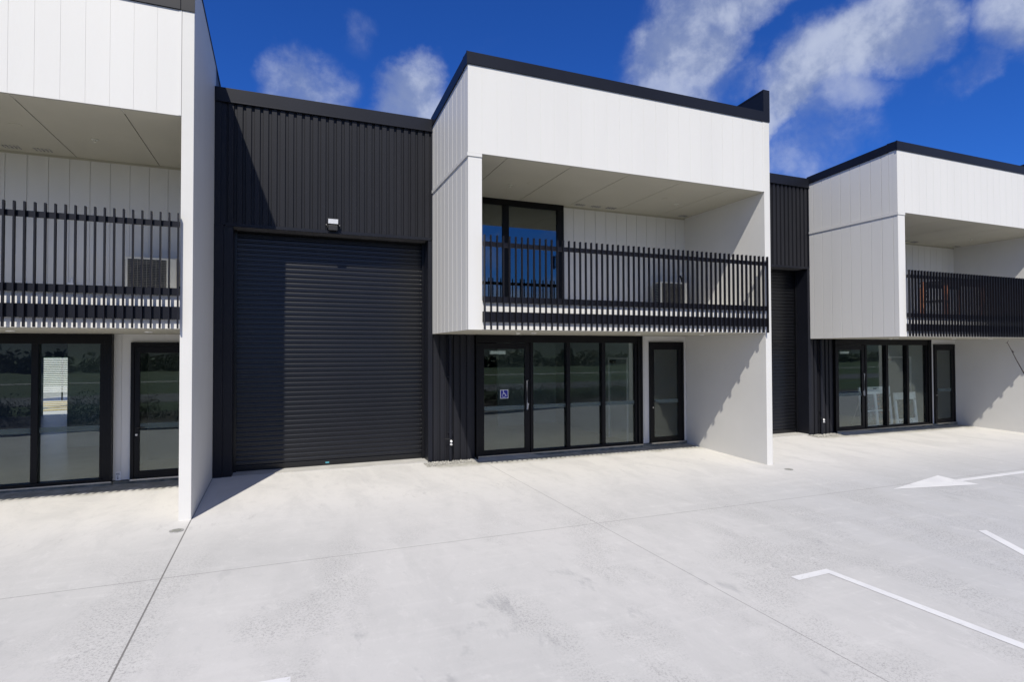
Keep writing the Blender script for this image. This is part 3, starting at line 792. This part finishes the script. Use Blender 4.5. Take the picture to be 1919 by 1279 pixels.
# ------------------------------------------------------------------ light
sun = bpy.data.lights.new('sun', 'SUN'); sun.energy = 5.0; sun.angle = R(.53); sun.color = (1, .948, .848)
so = bpy.data.objects.new('sun', sun); COL.objects.link(so)
so.rotation_euler = Vector((1.22, 2.91, -3.70)).to_track_quat('-Z', 'Y').to_euler()

w = bpy.data.worlds.new('World'); scene.world = w; w.use_nodes = True
nt = w.node_tree; bg = nt.nodes['Background']
sky = nt.nodes.new('ShaderNodeTexSky'); sky.sky_type = 'NISHITA'; sky.sun_disc = False
sky.sun_elevation = R(49.5); sky.sun_rotation = R(202.8); sky.altitude = 0; sky.air_density = 1.0; sky.dust_density = .25; sky.ozone_density = 3.0
SKYMUL = (.325, .98, 2.42)
skyc = mix(nt, 1.0, sky.outputs[0], SKYMUL, 'MULTIPLY')
tc = nt.nodes.new('ShaderNodeTexCoord'); dvec = tc.outputs['Generated']
sp_ = nt.nodes.new('ShaderNodeSeparateXYZ'); nt.links.new(dvec, sp_.inputs[0])
az = math_(nt, 'MULTIPLY', math_(nt, 'ARCTAN2', sp_.outputs[0], sp_.outputs[1]), 57.2958)
el = math_(nt, 'MULTIPLY', math_(nt, 'ARCSINE', sp_.outputs[2]), 57.2958)
nz = nt.nodes.new('ShaderNodeTexNoise'); nt.links.new(dvec, nz.inputs['Vector']); nz.inputs['Scale'].default_value = 7; nz.inputs['Detail'].default_value = 6; nz.inputs['Roughness'].default_value = .6
sn = nt.nodes.new('ShaderNodeSeparateColor'); nt.links.new(nz.outputs['Color'], sn.inputs[0])
az2 = math_(nt, 'ADD', az, math_(nt, 'MULTIPLY', math_(nt, 'ADD', sn.outputs[0], -.5), 7))
el2 = math_(nt, 'ADD', el, math_(nt, 'MULTIPLY', math_(nt, 'ADD', sn.outputs[1], -.5), 7))
blobs = [  # azimuth, elevation, half-length, half-width (degrees), tilt, density
    (39.4, 27.8, 5.6, 3.7, 42, 1.0), (43.8, 31.0, 6.5, 2.9, 10, 1.0), (38.2, 23.6, 3.2, 3.6, 70, .85), (42.3, 24.6, 4.2, 2.2, 20, .45),
    (52.6, 24.7, 6.6, 3.5, 14, 1.15), (56.6, 25.4, 3.8, 3.7, 0, 1.1), (47.5, 21.9, 4.6, 2.4, 34, 1.1), (51.8, 20.6, 4.2, 2.4, 0, .6),
    (65.8, 25.0, 4.4, 3.2, 30, 1.1), (62.2, 21.6, 4.2, 1.5, 38, .5), (2.2, 23.2, 3.7, 3.8, 0, .8), (11.6, 24.0, 3.8, 3.7, 20, 1.05), (12.5, 21.8, 5.2, 2.4, 0, .9), (2.0, 21.6, 4.2, 2.4, 0, .8),
    (49.5, 17.2, 5.5, 3.4, 0, .5), (6.6, 29.3, 1.4, 2.0, 0, .22), (20, 27.5, 3, 1.4, 20, .15), (17.6, 24.5, 2.5, 1.5, 20, .25),
    (157, 4.5, 10, 3.2, 0, 1.1), (163, 10.8, 5, 1.8, 15, .6), (154, 12.0, 3, 1.3, -10, .5)]
tot = None
for (ca, ce, ra, rb, tl, am) in blobs:
    da = math_(nt, 'MULTIPLY', math_(nt, 'ADD', az2, -ca), math.cos(R(ce))); de = math_(nt, 'ADD', el2, -ce)
    c, s = math.cos(R(tl)), math.sin(R(tl))
    p = math_(nt, 'MULTIPLY', math_(nt, 'ADD', math_(nt, 'MULTIPLY', da, c), math_(nt, 'MULTIPLY', de, s)), 1/ra)
    q = math_(nt, 'MULTIPLY', math_(nt, 'ADD', math_(nt, 'MULTIPLY', da, -s), math_(nt, 'MULTIPLY', de, c)), 1/rb)
    r2 = math_(nt, 'ADD', math_(nt, 'MULTIPLY', p, p), math_(nt, 'MULTIPLY', q, q))
    v = ramp(nt, r2, 1.75, 0.0, 0, am)
    tot = v if tot is None else math_(nt, 'MAXIMUM', tot, v)
# scattered fair-weather cloud over the rest of the sky
zz = math_(nt, 'MAXIMUM', sp_.outputs[2], .05)
cv = nt.nodes.new('ShaderNodeCombineXYZ'); nt.links.new(math_(nt, 'DIVIDE', sp_.outputs[0], zz), cv.inputs[0]); nt.links.new(math_(nt, 'DIVIDE', sp_.outputs[1], zz), cv.inputs[1])
oth = ramp(nt, noise(nt, 3.6, 7, .55, scaled(nt, dvec, (1, 1, 2.2)), .2), .38, .52)
back = ramp(nt, sp_.outputs[1], .10, -.15)
tot = math_(nt, 'MAXIMUM', tot, math_(nt, 'MULTIPLY', math_(nt, 'MULTIPLY', oth, back), .9))
fd = noise(nt, 12, 9, .60, dvec, .15)
edge = math_(nt, 'MULTIPLY', math_(nt, 'ADD', fd, -.5), math_(nt, 'MULTIPLY', tot, 3.4, clamp=True))
wisp = noise(nt, 42, 5, .6, dvec, .4)
shape = math_(nt, 'ADD', math_(nt, 'ADD', tot, math_(nt, 'MULTIPLY', edge, 1.15)), math_(nt, 'MULTIPLY', math_(nt, 'MULTIPLY', math_(nt, 'ADD', wisp, -.5), .30), tot))
dens = math_(nt, 'MULTIPLY', ramp(nt, shape, .05, 1.35), .93)
lowf = noise(nt, 11, 5, .55, dvec)
ccol = mix(nt, ramp(nt, math_(nt, 'ADD', lowf, math_(nt, 'MULTIPLY', math_(nt, 'ADD', fd, -.5), .9)), .36, .66), (5.6, 6.9, 10.6), (11.2, 12.4, 15.4))
CL = mix(nt, math_(nt, 'MULTIPLY', dens, .92, clamp=True), skyc, ccol)
nt.links.new(CL, bg.inputs[0]); bg.inputs[1].default_value = .045

# ------------------------------------------------------------------ camera
cam = bpy.data.cameras.new('camera'); cam.sensor_width = 36; cam.lens = 19.8135; cam.clip_end = 6000; cam.clip_start = .05
co = bpy.data.objects.new('camera', cam); COL.objects.link(co)
yaw, pit, rol = R(-21.9504), R(1.03), R(-.1719)
fw = Vector((-math.sin(yaw)*math.cos(pit), math.cos(yaw)*math.cos(pit), math.sin(pit)))
rt = Vector((math.cos(yaw), math.sin(yaw), 0)); up = rt.cross(fw)
r2 = rt*math.cos(rol) + up*math.sin(rol); u2 = -rt*math.sin(rol) + up*math.cos(rol)
mt = Matrix((r2, u2, -fw)).transposed().to_4x4(); mt.translation = Vector((-2.8244, -8.9465, 2.3))
co.matrix_world = mt
scene.camera = co
scene.view_settings.view_transform = 'Standard'; scene.view_settings.look = 'None'; scene.view_settings.exposure = .13; scene.view_settings.gamma = 1
scene.cycles.transparent_max_bounces = 24; scene.cycles.max_bounces = 10
